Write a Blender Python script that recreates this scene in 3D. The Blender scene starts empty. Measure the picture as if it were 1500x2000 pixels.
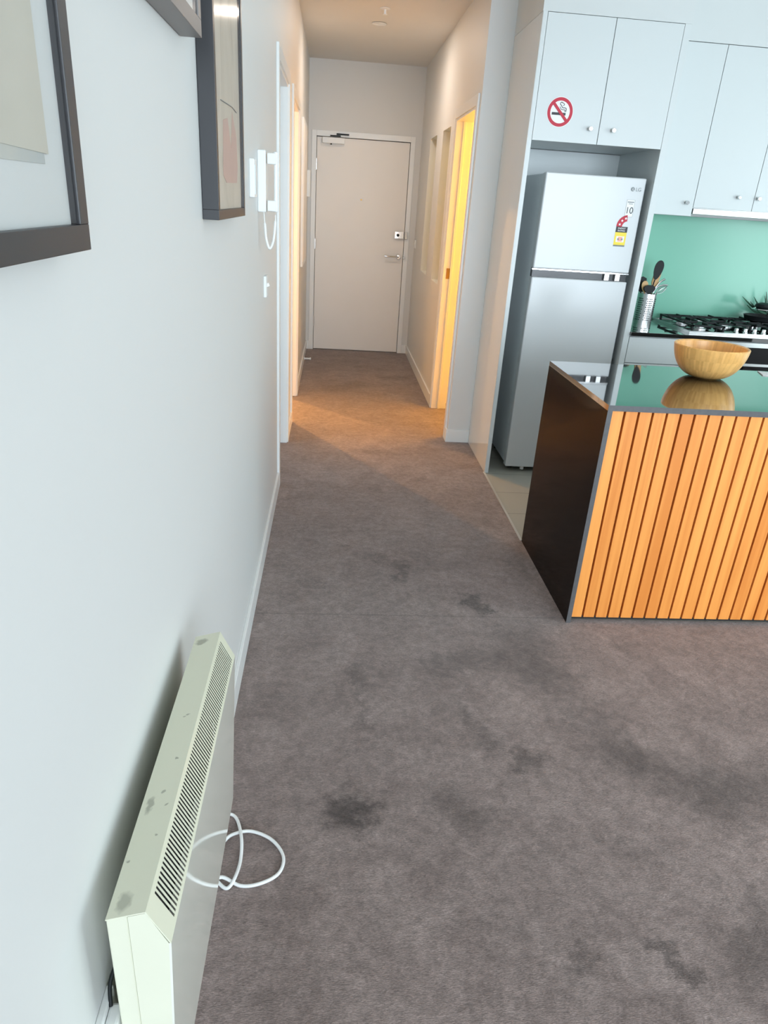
import bpy, bmesh, math, random
from mathutils import Vector, Matrix
random.seed(7)
S = bpy.context.scene
C = S.collection
# ------------------------------------------------------------------ camera, light, exposure
F_PX, PITCH, ROLL, YAW = 1353.6, 0.4188, 0.0666, 0.0907
CAM = Vector((0.2793, 0.0, 1.4921))
fwd = Vector((math.sin(YAW)*math.cos(PITCH), math.cos(YAW)*math.cos(PITCH), -math.sin(PITCH)))
rgt = Vector((math.cos(YAW), -math.sin(YAW), 0)); up = rgt.cross(fwd)
r2 = math.cos(ROLL)*rgt + math.sin(ROLL)*up
u2 = -math.sin(ROLL)*rgt + math.cos(ROLL)*up
cd = bpy.data.cameras.new('camera'); cam = bpy.data.objects.new('camera', cd); C.objects.link(cam)
m = Matrix((r2, u2, -fwd)).transposed().to_4x4(); m.translation = CAM
cam.matrix_world = m
cd.sensor_fit = 'VERTICAL'; cd.sensor_height = 24; cd.lens = F_PX/2000*24
cd.clip_start = 0.02; cd.clip_end = 60
S.camera = cam
vs = S.view_settings
vs.view_transform = 'Standard'; vs.look = 'None'; vs.gamma = 1; vs.use_curve_mapping = False
vs.exposure = 0.5
cy = S.cycles
cy.use_denoising = True
cy.max_bounces = 10; cy.diffuse_bounces = 6; cy.glossy_bounces = 5
cy.sample_clamp_indirect = 6; cy.caustics_reflective = False; cy.caustics_refractive = False
W = bpy.data.worlds.new('sky'); S.world = W; W.use_nodes = True
W.node_tree.nodes['Background'].inputs[0].default_value = (.62, .78, 1, 1)
W.node_tree.nodes['Background'].inputs[1].default_value = 1.0

def area(name, loc, direction, sx, sy, power, col, spread=180):
    l = bpy.data.lights.new(name, 'AREA'); l.shape = 'RECTANGLE'; l.size = sx; l.size_y = sy
    l.energy = power; l.color = col; l.spread = math.radians(spread)
    o = bpy.data.objects.new(name, l); C.objects.link(o); o.location = loc
    o.rotation_euler = Vector(direction).to_track_quat('-Z', 'Z').to_euler()
    return o
def point(name, loc, power, col, r=.03):
    l = bpy.data.lights.new(name, 'POINT'); l.energy = power; l.color = col; l.shadow_soft_size = r
    o = bpy.data.objects.new(name, l); C.objects.link(o); o.location = loc
    return o
DAY = (.80, .93, 1.0)
WARM = (1.0, .50, .15)
area('daylight_living_window', (2.4, -3.02, 1.45), (0, 1, -.05), 4.4, 2.4, 84, (.81, .92, 1.0), 102)
area('daylight_side_window', (5.3, 0.6, 1.5), (-1, 0, -.05), 3.2, 1.9, 98, (.79, .95, .93))
area('daylight_bedroom_window', (-2.3, 3.4, 1.5), (1, 0.1, 0), 1.4, 1.4, 15, DAY)
point('bathroom_lamp', (2.0, 6.06, 2.35), 190, WARM, .02)
point('study_low_fill', (-1.0, 5.2, 1.0), 7, (1, .52, .20), .12)  # added low warm fill, brightens the hall ceiling and right wall
point('bathroom_mirror_lamp', (2.3, 5.42, 1.9), 9, WARM, .05)
point('study_lamp', (-.9, 6.4, 2.35), 150, (1, .50, .15), .02)

area('hall_added_fill', (.558, 6.04, 2.672), (0, 0, -1), .07, .07, 6.5, (1, .85, .72))  # added fill for the far hall; the downlight fitting itself looks unlit
area('kitchen_aisle_fill', (5.12, 3.35, 1.3), (-1, .1, -.1), 1.3, 1.9, 16, DAY)  # added fill for the dim kitchen aisle, no window known here
# ------------------------------------------------------------------ materials
def mat(name, col, rough=.5, metal=0., spec=None, ior=None, bump=None, coat=0, coat_rough=.05, var=None, emis=None):
    """bump=(scale, strength), var=(scale, amount)"""
    m = bpy.data.materials.new(name); m.use_nodes = True
    n = m.node_tree.nodes; l = m.node_tree.links; b = n['Principled BSDF']
    b.inputs['Base Color'].default_value = (*col, 1); b.inputs['Roughness'].default_value = rough
    b.inputs['Metallic'].default_value = metal
    if ior: b.inputs['IOR'].default_value = ior
    if spec is not None: b.inputs['Specular IOR Level'].default_value = spec
    b.inputs['Coat Weight'].default_value = coat; b.inputs['Coat Roughness'].default_value = coat_rough
    tc = n.new('ShaderNodeTexCoord')
    nz = n.new('ShaderNodeTexNoise'); l.new(tc.outputs['Object'], nz.inputs['Vector'])
    a = var or (3.0, .03)
    nz.inputs['Scale'].default_value = a[0]; nz.inputs['Detail'].default_value = 4
    mr = n.new('ShaderNodeMapRange'); mr.inputs['To Min'].default_value = 1-a[1]; mr.inputs['To Max'].default_value = 1+a[1]
    l.new(nz.outputs['Fac'], mr.inputs['Value'])
    mx = n.new('ShaderNodeVectorMath'); mx.operation = 'SCALE'; mx.inputs[0].default_value = col
    l.new(mr.outputs[0], mx.inputs['Scale']); l.new(mx.outputs[0], b.inputs['Base Color'])
    if bump:
        nb = n.new('ShaderNodeTexNoise'); nb.inputs['Scale'].default_value = bump[0]; nb.inputs['Detail'].default_value = 3
        l.new(tc.outputs['Object'], nb.inputs['Vector'])
        bp = n.new('ShaderNodeBump'); bp.inputs['Strength'].default_value = bump[1]; bp.inputs['Distance'].default_value = .002
        l.new(nb.outputs['Fac'], bp.inputs['Height']); l.new(bp.outputs[0], b.inputs['Normal'])
    return m

M = {}
M['wall'] = mat('wall_paint', (.70, .705, .695), .55, bump=(120, .08), var=(.9, .02))
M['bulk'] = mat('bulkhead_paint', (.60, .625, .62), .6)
M['ceiling'] = mat('ceiling_paint', (.74, .73, .70), .8)
M['trim'] = mat('trim_gloss_paint', (.82, .83, .82), .3)
M['door'] = mat('door_paint', (.84, .81, .77), .42)
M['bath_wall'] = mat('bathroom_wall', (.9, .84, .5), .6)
M['lam'] = mat('white_laminate', (.60, .635, .635), .34, var=(2, .01))
M['lam_gloss'] = mat('gloss_panel', (.66, .64, .60), .06, ior=1.6)
M['fridge'] = mat('fridge_enamel', (.60, .62, .63), .22, ior=1.55, bump=(60, .03))
M['fridge_side'] = mat('fridge_side_grey', (.72, .76, .78), .35)
M['granite'] = mat('black_stone', (.012, .011, .010), .045, ior=2.8, var=(90, .5), coat=1.0, coat_rough=.03)
M['granite'].node_tree.nodes['Principled BSDF'].inputs['Coat IOR'].default_value = 2.1
M['stone_side'] = mat('dark_brown_stone', (.016, .009, .006), .09, ior=1.15, var=(70, .4))
M['granite_edge'] = mat('stone_edge', (.10, .10, .105), .3, var=(60, .25))
M['glass_mint'] = mat('mint_back_painted_glass', (.20, .49, .365), .22, ior=1.5, var=(1.2, .03))
M['steel'] = mat('stainless_steel', (.62, .62, .62), .28, 1.0)
M['chrome'] = mat('chrome', (.8, .8, .8), .1, 1.0)
M['black'] = mat('black_enamel', (.01, .01, .012), .2)
M['iron'] = mat('cast_iron', (.010, .011, .012), .5, spec=.25)
M['glass_black'] = mat('oven_glass', (.004, .004, .005), .05)
M['rubber'] = mat('black_plastic', (.008, .010, .011), .5, spec=.25)
M['white_plastic'] = mat('white_plastic', (.84, .85, .84), .35)
M['cream'] = mat('heater_cream_enamel', (.72, .72, .58), .16, ior=1.6, var=(6, .05))
M['cream_side'] = mat('heater_front_enamel', (.76, .76, .68), .05, ior=1.75)
def smudged(name, base, dirt, rough, spots, org):
    m = mat(name, base, rough, ior=1.6); n = m.node_tree.nodes; l = m.node_tree.links; b = n['Principled BSDF']
    src = b.inputs['Base Color'].links[0].from_socket
    tc = n.new('ShaderNodeTexCoord'); z = n.new('ShaderNodeTexNoise'); z.inputs['Scale'].default_value = 90; l.new(tc.outputs['Object'], z.inputs['Vector'])
    sb = n.new('ShaderNodeVectorMath'); sb.operation = 'MULTIPLY_ADD'; l.new(z.outputs['Color'], sb.inputs[0]); sb.inputs[1].default_value = (.012, .012, 0); l.new(tc.outputs['Object'], sb.inputs[2])
    fl = n.new('ShaderNodeVectorMath'); fl.operation = 'MULTIPLY'; l.new(sb.outputs[0], fl.inputs[0]); fl.inputs[1].default_value = (1, 1, 0)
    for (x, y, rx, ry, k) in spots:
        df = n.new('ShaderNodeVectorMath'); df.operation = 'SUBTRACT'; l.new(fl.outputs[0], df.inputs[0]); df.inputs[1].default_value = (x-org[0]+.006, y-org[1]+.006, 0)
        sc = n.new('ShaderNodeVectorMath'); sc.operation = 'MULTIPLY'; l.new(df.outputs[0], sc.inputs[0]); sc.inputs[1].default_value = (1/rx, 1/ry, 0)
        ln = n.new('ShaderNodeVectorMath'); ln.operation = 'LENGTH'; l.new(sc.outputs[0], ln.inputs[0])
        mr = n.new('ShaderNodeMapRange'); l.new(ln.outputs['Value'], mr.inputs[0])
        for i, v in enumerate((.6, 1.15, k, 0)): mr.inputs[i+1].default_value = v
        mx = n.new('ShaderNodeMix'); mx.data_type = 'RGBA'; l.new(mr.outputs[0], mx.inputs['Factor']); l.new(src, mx.inputs['A']); mx.inputs['B'].default_value = (*dirt, 1)
        src = mx.outputs['Result']
    l.new(src, b.inputs['Base Color']); return m
M['cream_top'] = smudged('heater_top_enamel', (.72, .72, .57), (.28, .28, .22), .2,
    [(.047, .595, .009, .014, .6), (.042, .745, .005, .016, .7), (.045, 1.142, .012, .010, .7), (.062, .83, .0025, .003, .8), (.058, .765, .003, .003, .7), (.066, .74, .002, .003, .7), (.060, .93, .004, .003, .7), (.055, .925, .003, .002, .6), (.036, .655, .002, .003, .8), (.064, .69, .002, .002, .7)], (.06, .87))
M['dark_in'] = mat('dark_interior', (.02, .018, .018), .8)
M['frame_dark'] = mat('charcoal_frame', (.034, .034, .038), .35)
M['frame_grey'] = mat('grey_frame', (.20, .185, .18), .4)
M['red'] = mat('sign_red', (.50, .005, .03), .5)
M['paper'] = mat('white_paper', (.85, .85, .85), .6)
M['ink'] = mat('dark_ink', (.02, .02, .025), .5)
M['ink_grey'] = mat('grey_ink', (.2, .22, .23), .5)
M['yellow'] = mat('label_yellow', (.85, .66, .05), .5)
M['pink'] = mat('label_pink', (.85, .4, .3), .5)
M['tan'] = mat('spatula_wood', (.55, .33, .14), .5, var=(12, .15))
M['leaf'] = mat('green_leaf', (.04, .12, .07), .4)
M['sealant'] = mat('pale_metal_strip', (.6, .58, .54), .35, .3)
M['brass'] = mat('strike_brass', (.35, .2, .05), .35, .8)

# carpet ----------------------------------------------------------
def carpet():
    m = bpy.data.materials.new('grey_brown_carpet'); m.use_nodes = True
    n = m.node_tree.nodes; l = m.node_tree.links; b = n['Principled BSDF']
    b.inputs['Roughness'].default_value = .95; b.inputs['Specular IOR Level'].default_value = .15
    b.inputs['Sheen Weight'].default_value = .25; b.inputs['Sheen Roughness'].default_value = .5
    tc = n.new('ShaderNodeTexCoord')
    def noise(sc, det=4, dist=0, rough=.55, vec=None):
        z = n.new('ShaderNodeTexNoise'); z.inputs['Scale'].default_value = sc; z.inputs['Detail'].default_value = det
        z.inputs['Distortion'].default_value = dist; z.inputs['Roughness'].default_value = rough
        l.new(vec or tc.outputs['Object'], z.inputs['Vector']); return z
    def math_(op, a, b_=None, c=None, clamp=False):
        q = n.new('ShaderNodeMath'); q.operation = op; q.use_clamp = clamp
        for i, v in enumerate((a, b_, c)):
            if v is None: continue
            if isinstance(v, (int, float)): q.inputs[i].default_value = v
            else: l.new(v, q.inputs[i])
        return q.outputs[0]
    def rng(v, a0, a1, b0, b1):
        q = n.new('ShaderNodeMapRange'); q.interpolation_type = 'SMOOTHSTEP'
        l.new(v, q.inputs[0])
        for i, x in enumerate((a0, a1, b0, b1)): q.inputs[i+1].default_value = x
        return q.outputs[0]
    # distorted coordinates for the stains
    wn = noise(15, 8, 0, .76)
    sub = n.new('ShaderNodeVectorMath'); sub.operation = 'SUBTRACT'; l.new(wn.outputs['Color'], sub.inputs[0]); sub.inputs[1].default_value = (.5, .5, .5)
    scl = n.new('ShaderNodeVectorMath'); scl.operation = 'SCALE'; l.new(sub.outputs[0], scl.inputs[0]); scl.inputs['Scale'].default_value = .30
    add = n.new('ShaderNodeVectorMath'); add.operation = 'ADD'; l.new(scl.outputs[0], add.inputs[0]); l.new(tc.outputs['Object'], add.inputs[1])
    flat = n.new('ShaderNodeVectorMath'); flat.operation = 'MULTIPLY'; l.new(add.outputs[0], flat.inputs[0]); flat.inputs[1].default_value = (1, 1, 0)
    P = flat.outputs[0]
    # (x0, y0, x1, y1, radius, strength): worn and stained places
    segs = [(.355, 1.372, .375, 1.366, .052, .50), (.875, 1.542, .90, 1.54, .04, .34), (.89, 2.48, .93, 2.38, .030, .42),
            (1.03, 2.20, 1.05, 2.00, .10, .22), (1.05, 2.0, 1.20, 1.58, .085, .20), (1.20, 1.56, 1.42, 1.42, .075, .20),
            (1.42, 1.43, 1.65, 1.45, .11, .24), (.70, 2.02, .90, 2.05, .06, .22), (.48, 2.86, .615, 2.75, .022, .22),
            (.64, 2.77, .605, 2.63, .018, .25), (1.05, .97, 1.09, .92, .022, .36), (.63, 1.41, .70, 1.33, .035, .22),
            (1.36, 1.06, 1.25, .92, .055, .26), (.40, 2.0, .42, 1.7, .02, .2), (.86, .97, .88, .96, .018, .25), (.75, 1.75, .80, 1.62, .03, .2),
            (.30, 5.9, .5, 6.1, .12, .22), (.8, 6.4, .95, 6.45, .07, .22), (.55, 4.3, .7, 4.28, .04, .2)]
    prod = None
    pn = noise(4.5, 9, .5, .72)
    prod = rng(pn.outputs['Fac'], .50, .72, 1.03, .80)
    for (x0, y0, x1, y1, r, s) in segs:
        A = Vector((x0, y0, 0)); B = Vector((x1, y1, 0)); d = B-A; L2 = d.length_squared
        pa = n.new('ShaderNodeVectorMath'); pa.operation = 'SUBTRACT'; l.new(P, pa.inputs[0]); pa.inputs[1].default_value = A
        dt = n.new('ShaderNodeVectorMath'); dt.operation = 'DOT_PRODUCT'; l.new(pa.outputs[0], dt.inputs[0]); dt.inputs[1].default_value = d/L2
        t = math_('MINIMUM', math_('MAXIMUM', dt.outputs['Value'], 0.), 1.)
        sc = n.new('ShaderNodeVectorMath'); sc.operation = 'SCALE'; sc.inputs[0].default_value = d; l.new(t, sc.inputs['Scale'])
        df = n.new('ShaderNodeVectorMath'); df.operation = 'DISTANCE'; l.new(pa.outputs[0], df.inputs[0]); l.new(sc.outputs[0], df.inputs[1])
        f = rng(df.outputs['Value'], r*.1, r*1.9, 1-s*1.3, 1.)
        prod = f if prod is None else math_('MULTIPLY', prod, f)
    # traffic wear, clumps, pile
    n1 = noise(1.3, 5, .6); n2 = noise(7, 5, .8, .62); n3 = noise(34, 3, .4, .6)
    st = n.new('ShaderNodeMapping'); st.inputs['Scale'].default_value = (1, 3.2, 1); st.inputs['Rotation'].default_value = (0, 0, .12)
    l.new(tc.outputs['Object'], st.inputs['Vector'])
    n4 = noise(150, 2, .2, .5, st.outputs[0]); n5 = noise(420, 2)
    v = math_('MULTIPLY', rng(n1.outputs['Fac'], .3, .7, .93, 1.07), rng(n2.outputs['Fac'], .25, .75, .90, 1.10))
    v = math_('MULTIPLY', v, rng(n3.outputs['Fac'], .3, .7, .86, 1.14))
    v = math_('MULTIPLY', v, rng(n4.outputs['Fac'], .3, .7, .82, 1.18))
    v = math_('MULTIPLY', v, rng(n5.outputs['Fac'], .3, .7, .9, 1.1))
    n6 = noise(70, 4, .8, .7, st.outputs[0])
    v = math_('MULTIPLY', v, rng(n6.outputs['Fac'], .32, .68, .80, 1.20))
    v = math_('MULTIPLY', v, prod)
    # the seam across the carpet
    sx = n.new('ShaderNodeSeparateXYZ'); l.new(tc.outputs['Object'], sx.inputs[0])
    seam = math_('ABSOLUTE', math_('SUBTRACT', sx.outputs['Y'], 2.335))
    v = math_('MULTIPLY', v, rng(seam, .001, .007, .80, 1.))
    cr = n.new('ShaderNodeValToRGB')
    cr.color_ramp.elements[0].color = (.216, .165, .152, 1); cr.color_ramp.elements[1].color = (.242, .190, .176, 1)
    cr.color_ramp.elements[0].position = .35; cr.color_ramp.elements[1].position = .65
    l.new(n2.outputs['Fac'], cr.inputs[0])
    vm = n.new('ShaderNodeVectorMath'); vm.operation = 'SCALE'; l.new(cr.outputs[0], vm.inputs[0]); l.new(v, vm.inputs['Scale'])
    l.new(vm.outputs[0], b.inputs['Base Color'])
    h = math_('ADD', math_('MULTIPLY', n4.outputs['Fac'], .6), math_('ADD', n3.outputs['Fac'], math_('MULTIPLY', n2.outputs['Fac'], 1.2)))
    bp = n.new('ShaderNodeBump'); bp.inputs['Strength'].default_value = .55; bp.inputs['Distance'].default_value = .006
    l.new(h, bp.inputs['Height']); l.new(bp.outputs[0], b.inputs['Normal'])
    return m
M['carpet'] = carpet()

def tiles():
    m = bpy.data.materials.new('beige_floor_tile'); m.use_nodes = True
    n = m.node_tree.nodes; l = m.node_tree.links; b = n['Principled BSDF']; b.inputs['Roughness'].default_value = .3
    tc = n.new('ShaderNodeTexCoord'); mp = n.new('ShaderNodeMapping'); mp.inputs['Location'].default_value = (-1.25+.0, -3.07, 0)
    l.new(tc.outputs['Object'], mp.inputs[0])
    br = n.new('ShaderNodeTexBrick'); br.offset = 0; br.inputs['Scale'].default_value = 1
    br.inputs['Color1'].default_value = (.40, .385, .33, 1); br.inputs['Color2'].default_value = (.43, .41, .355, 1); br.inputs['Mortar'].default_value = (.24, .22, .19, 1)
    br.inputs['Mortar Size'].default_value = .003; br.inputs['Brick Width'].default_value = .6; br.inputs['Row Height'].default_value = .3
    l.new(mp.outputs[0], br.inputs['Vector']); l.new(br.outputs['Color'], b.inputs['Base Color'])
    return m
M['tile'] = tiles()

def slat_wood(name='slat_timber', c0=(.68, .22, .038), c1=(.88, .36, .082), axis='Z', sc=26):
    m = bpy.data.materials.new(name); m.use_nodes = True
    n = m.node_tree.nodes; l = m.node_tree.links; b = n['Principled BSDF']; b.inputs['Roughness'].default_value = .42
    tc = n.new('ShaderNodeTexCoord'); mp = n.new('ShaderNodeMapping')
    s = [sc, sc, sc]; s['XYZ'.index(axis)] = sc*.035; mp.inputs['Scale'].default_value = s
    l.new(tc.outputs['Object'], mp.inputs[0])
    z = n.new('ShaderNodeTexNoise'); z.inputs['Scale'].default_value = 1.; z.inputs['Detail'].default_value = 5; z.inputs['Distortion'].default_value = .6
    l.new(mp.outputs[0], z.inputs['Vector'])
    z2 = n.new('ShaderNodeTexNoise'); z2.inputs['Scale'].default_value = 4.; l.new(mp.outputs[0], z2.inputs['Vector'])
    ge = n.new('ShaderNodeNewGeometry'); 
    mul = n.new('ShaderNodeMath'); mul.operation = 'MULTIPLY_ADD'; l.new(ge.outputs['Random Per Island'], mul.inputs[0]); mul.inputs[1].default_value = .28; l.new(z.outputs['Fac'], mul.inputs[2])
    ad = n.new('ShaderNodeMath'); ad.operation = 'MULTIPLY_ADD'; l.new(z2.outputs['Fac'], ad.inputs[0]); ad.inputs[1].default_value = .22; l.new(mul.outputs[0], ad.inputs[2])
    cr = n.new('ShaderNodeValToRGB'); cr.color_ramp.elements[0].position = .45; cr.color_ramp.elements[1].position = .95
    cr.color_ramp.elements[0].color = (*c1, 1); cr.color_ramp.elements[1].color = (*c0, 1)
    l.new(ad.outputs[0], cr.inputs[0]); l.new(cr.outputs[0], b.inputs['Base Color'])
    return m
M['slat'] = slat_wood()

def bamboo():
    m = bpy.data.materials.new('bamboo_wood'); m.use_nodes = True
    n = m.node_tree.nodes; l = m.node_tree.links; b = n['Principled BSDF']; b.inputs['Roughness'].default_value = .3
    tc = n.new('ShaderNodeTexCoord'); sp = n.new('ShaderNodeSeparateXYZ'); l.new(tc.outputs['Object'], sp.inputs[0])
    at = n.new('ShaderNodeMath'); at.operation = 'ARCTAN2'; l.new(sp.outputs['Y'], at.inputs[0]); l.new(sp.outputs['X'], at.inputs[1])
    cb = n.new('ShaderNodeCombineXYZ'); l.new(at.outputs[0], cb.inputs['X']); l.new(sp.outputs['Z'], cb.inputs['Y'])
    br = n.new('ShaderNodeTexBrick'); br.inputs['Scale'].default_value = 1; br.inputs['Brick Width'].default_value = .055; br.inputs['Row Height'].default_value = .043
    br.inputs['Mortar Size'].default_value = 0; br.inputs['Bias'].default_value = 0
    br.inputs['Color1'].default_value = (.88, .50, .165, 1); br.inputs['Color2'].default_value = (.72, .38, .115, 1)
    l.new(cb.outputs[0], br.inputs['Vector'])
    z = n.new('ShaderNodeTexNoise'); z.inputs['Scale'].default_value = 40; l.new(tc.outputs['Object'], z.inputs['Vector'])
    mr = n.new('ShaderNodeMapRange'); mr.inputs[3].default_value = .85; mr.inputs[4].default_value = 1.15; l.new(z.outputs['Fac'], mr.inputs[0])
    vm = n.new('ShaderNodeVectorMath'); vm.operation = 'SCALE'; l.new(br.outputs['Color'], vm.inputs[0]); l.new(mr.outputs[0], vm.inputs['Scale'])
    l.new(vm.outputs[0], b.inputs['Base Color'])
    return m
M['bamboo'] = bamboo()

def art(name, base, tints, scale):
    m = bpy.data.materials.new(name); m.use_nodes = True
    n = m.node_tree.nodes; l = m.node_tree.links; b = n['Principled BSDF']; b.inputs['Roughness'].default_value = .6
    tc = n.new('ShaderNodeTexCoord'); mp = n.new('ShaderNodeMapping'); mp.inputs['Scale'].default_value = scale
    l.new(tc.outputs['Object'], mp.inputs[0])
    z = n.new('ShaderNodeTexNoise'); z.inputs['Scale'].default_value = 1; z.inputs['Detail'].default_value = 3; z.inputs['Distortion'].default_value = .8
    l.new(mp.outputs[0], z.inputs['Vector'])
    cr = n.new('ShaderNodeValToRGB'); e = cr.color_ramp.elements
    e[0].position = .38; e[0].color = (*tints[0], 1); e[1].position = .48; e[1].color = (*base, 1)
    for k, (p, c) in enumerate(tints[1:]):
        q = e.new(p); q.color = (*c, 1)
    l.new(z.outputs['Fac'], cr.inputs[0]); l.new(cr.outputs[0], b.inputs['Base Color'])
    return m
M['art1'] = art('muted_collage', (.50, .49, .44), [(.42, .44, .43), (.56, (.47, .44, .38)), (.68, (.55, .55, .52))], (9, 9, 3))
M['paper_beige'] = mat('beige_paper', (.52, .49, .42), .6, var=(20, .06))
M['art3'] = art('beige_watercolour', (.56, .50, .42), [(.44, .38, .32), (.60, (.60, .54, .46)), (.72, (.5, .44, .38))], (7, 7, 3))
M['blush'] = mat('blush_wash', (.56, .38, .33), .6, var=(14, .1))
M['mat_board'] = mat('mat_board', (.60, .61, .60), .6)
def thin_glass(name='picture_glass', a=.10):
    m = bpy.data.materials.new(name); m.use_nodes = True
    n = m.node_tree.nodes; l = m.node_tree.links; n.remove(n['Principled BSDF'])
    t = n.new('ShaderNodeBsdfTransparent'); g = n.new('ShaderNodeBsdfGlossy'); g.inputs['Roughness'].default_value = .14
    lw = n.new('ShaderNodeLayerWeight'); lw.inputs[0].default_value = .5
    pw = n.new('ShaderNodeMath'); pw.operation = 'POWER'; l.new(lw.outputs['Facing'], pw.inputs[0]); pw.inputs[1].default_value = 6
    f = n.new('ShaderNodeMath'); f.operation = 'MULTIPLY_ADD'; l.new(pw.outputs[0], f.inputs[0]); f.inputs[1].default_value = .2; f.inputs[2].default_value = .015; mx = n.new('ShaderNodeMixShader')
    l.new(f.outputs[0], mx.inputs[0]); l.new(t.outputs[0], mx.inputs[1]); l.new(g.outputs[0], mx.inputs[2])
    l.new(mx.outputs[0], n['Material Output'].inputs[0]); return m
M['pane'] = thin_glass()

# ------------------------------------------------------------------ mesh helpers
class MB:
    def __init__(s): s.v = []; s.f = []; s.mi = []
    def add(s, vs_, fs, mi=0):
        o = len(s.v); s.v += [tuple(v) for v in vs_]; s.f += [tuple(i+o for i in f) for f in fs]; s.mi += [mi]*len(fs); return s
    def box(s, x0, x1, y0, y1, z0, z1, mi=0):
        v = [(x, y, z) for x in (x0, x1) for y in (y0, y1) for z in (z0, z1)]
        return s.add(v, [(0, 1, 3, 2), (4, 6, 7, 5), (0, 4, 5, 1), (2, 3, 7, 6), (0, 2, 6, 4), (1, 5, 7, 3)], mi)
    def obox(s, c, ax, ay, az, hx, hy, hz, mi=0):
        c = Vector(c); ax, ay, az = [Vector(a).normalized() for a in (ax, ay, az)]
        v = [c+ax*hx*i+ay*hy*j+az*hz*k for i in (-1, 1) for j in (-1, 1) for k in (-1, 1)]
        return s.add(v, [(0, 1, 3, 2), (4, 6, 7, 5), (0, 4, 5, 1), (2, 3, 7, 6), (0, 2, 6, 4), (1, 5, 7, 3)], mi)
    def prism(s, poly, y0, y1, mi=0, plane='xz'):
        """poly in plane coordinates, extruded along the third axis"""
        def P(a, b, t):
            return {'xz': (a, t, b), 'xy': (a, b, t), 'yz': (t, a, b)}[plane]
        k = len(poly); v = [P(a, b, y0) for a, b in poly]+[P(a, b, y1) for a, b in poly]
        f = [tuple(range(k))[::-1], tuple(range(k, 2*k))]+[(i, (i+1) % k, k+(i+1) % k, k+i) for i in range(k)]
        return s.add(v, f, mi)
    def lathe(s, prof, c, axis=(0, 0, 1), n=32, mi=0, caps=(True, True), close=False):
        """prof: (r, h) along axis from point c"""
        a = Vector(axis).normalized(); u = a.orthogonal().normalized(); w = a.cross(u); c = Vector(c); v = []
        for r, h in prof:
            for i in range(n):
                t = 2*math.pi*i/n; v.append(c+a*h+(u*math.cos(t)+w*math.sin(t))*r)
        f = []
        for j in range(len(prof)-1):
            for i in range(n): f.append((j*n+i, j*n+(i+1) % n, (j+1)*n+(i+1) % n, (j+1)*n+i))
        k = len(prof)
        if caps[0]: f.append(tuple(range(n))[::-1])
        if caps[1]: f.append(tuple((k-1)*n+i for i in range(n)))
        return s.add(v, f, mi)
    def cyl(s, a, b, r, n=20, mi=0, r1=None):
        a = Vector(a); b = Vector(b); return s.lathe([(r, 0), (r if r1 is None else r1, (b-a).length)], a, b-a, n, mi)
    def tube(s, pts, r, n=10, mi=0, smooth=0):
        P = [Vector(p) for p in pts]
        if smooth:
            Q = []
            for i in range(len(P)-1):
                p0 = P[max(i-1, 0)]; p1 = P[i]; p2 = P[i+1]; p3 = P[min(i+2, len(P)-1)]
                for k in range(smooth):
                    t = k/smooth
                    Q.append(.5*((2*p1)+(-p0+p2)*t+(2*p0-5*p1+4*p2-p3)*t*t+(-p0+3*p1-3*p2+p3)*t**3))
            if isinstance(r, list) and len(r) == len(P):
                r = [r[i]+(r[i+1]-r[i])*k/smooth for i in range(len(P)-1) for k in range(smooth)]+[r[-1]]
            P = Q+[P[-1]]
        v = []; u = None
        for i, p in enumerate(P):
            t = (P[min(i+1, len(P)-1)]-P[max(i-1, 0)]).normalized()
            u = t.orthogonal().normalized() if u is None else (u-t*u.dot(t)).normalized()
            w = t.cross(u); rr = r[i] if isinstance(r, list) else r
            for k in range(n):
                a = 2*math.pi*k/n; v.append(p+(u*math.cos(a)+w*math.sin(a))*rr)
        f = [(j*n+i, j*n+(i+1) % n, (j+1)*n+(i+1) % n, (j+1)*n+i) for j in range(len(P)-1) for i in range(n)]
        f += [tuple(range(n))[::-1], tuple((len(P)-1)*n+i for i in range(n))]
        return s.add(v, f, mi)
    def text(s, body, size, origin, ax, ay, thick=.0006, mi=0, center=False, sx=1.0):
        cu = bpy.data.curves.new('t', 'FONT'); cu.body = body; cu.size = size; cu.extrude = thick/2
        if center: cu.align_x = 'CENTER'
        ob = bpy.data.objects.new('t', cu); C.objects.link(ob)
        bpy.context.view_layer.update()
        me = bpy.data.meshes.new_from_object(ob.evaluated_get(bpy.context.evaluated_depsgraph_get()))
        ax = Vector(ax); ay = Vector(ay); az = ax.cross(ay); o = Vector(origin)
        s.add([o+ax*v.co.x*sx+ay*v.co.y+az*v.co.z for v in me.vertices], [tuple(p.vertices) for p in me.polygons], mi)
        bpy.data.objects.remove(ob); bpy.data.curves.remove(cu); bpy.data.meshes.remove(me)
        return s
    def build(s, name, mats, parent=None, bevel=0, seg=2, smooth=None, origin=None, fix=True):
        if not isinstance(mats, (list, tuple)): mats = [mats]
        base = Vector((0, 0, 0))
        root = parent
        while root is not None:
            base = base+root.location; root = root.parent
        if parent is None:
            xs = [v[0] for v in s.v]; ys = [v[1] for v in s.v]; zs = [v[2] for v in s.v]
            base = Vector(origin) if origin is not None else Vector(((min(xs)+max(xs))/2, (min(ys)+max(ys))/2, min(zs)))
        me = bpy.data.meshes.new(name)
        me.from_pydata([Vector(v)-base for v in s.v], [], s.f)
        for m_ in mats: me.materials.append(m_)
        for p, i in zip(me.polygons, s.mi): p.material_index = i
        bm = bmesh.new(); bm.from_mesh(me)
        if fix: bmesh.ops.recalc_face_normals(bm, faces=bm.faces)
        bm.to_mesh(me); bm.free()
        if smooth:
            for p in me.polygons: p.use_smooth = True
            me.set_sharp_from_angle(angle=math.radians(smooth))
        o = bpy.data.objects.new(name, me); C.objects.link(o)
        o.parent = parent
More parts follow.
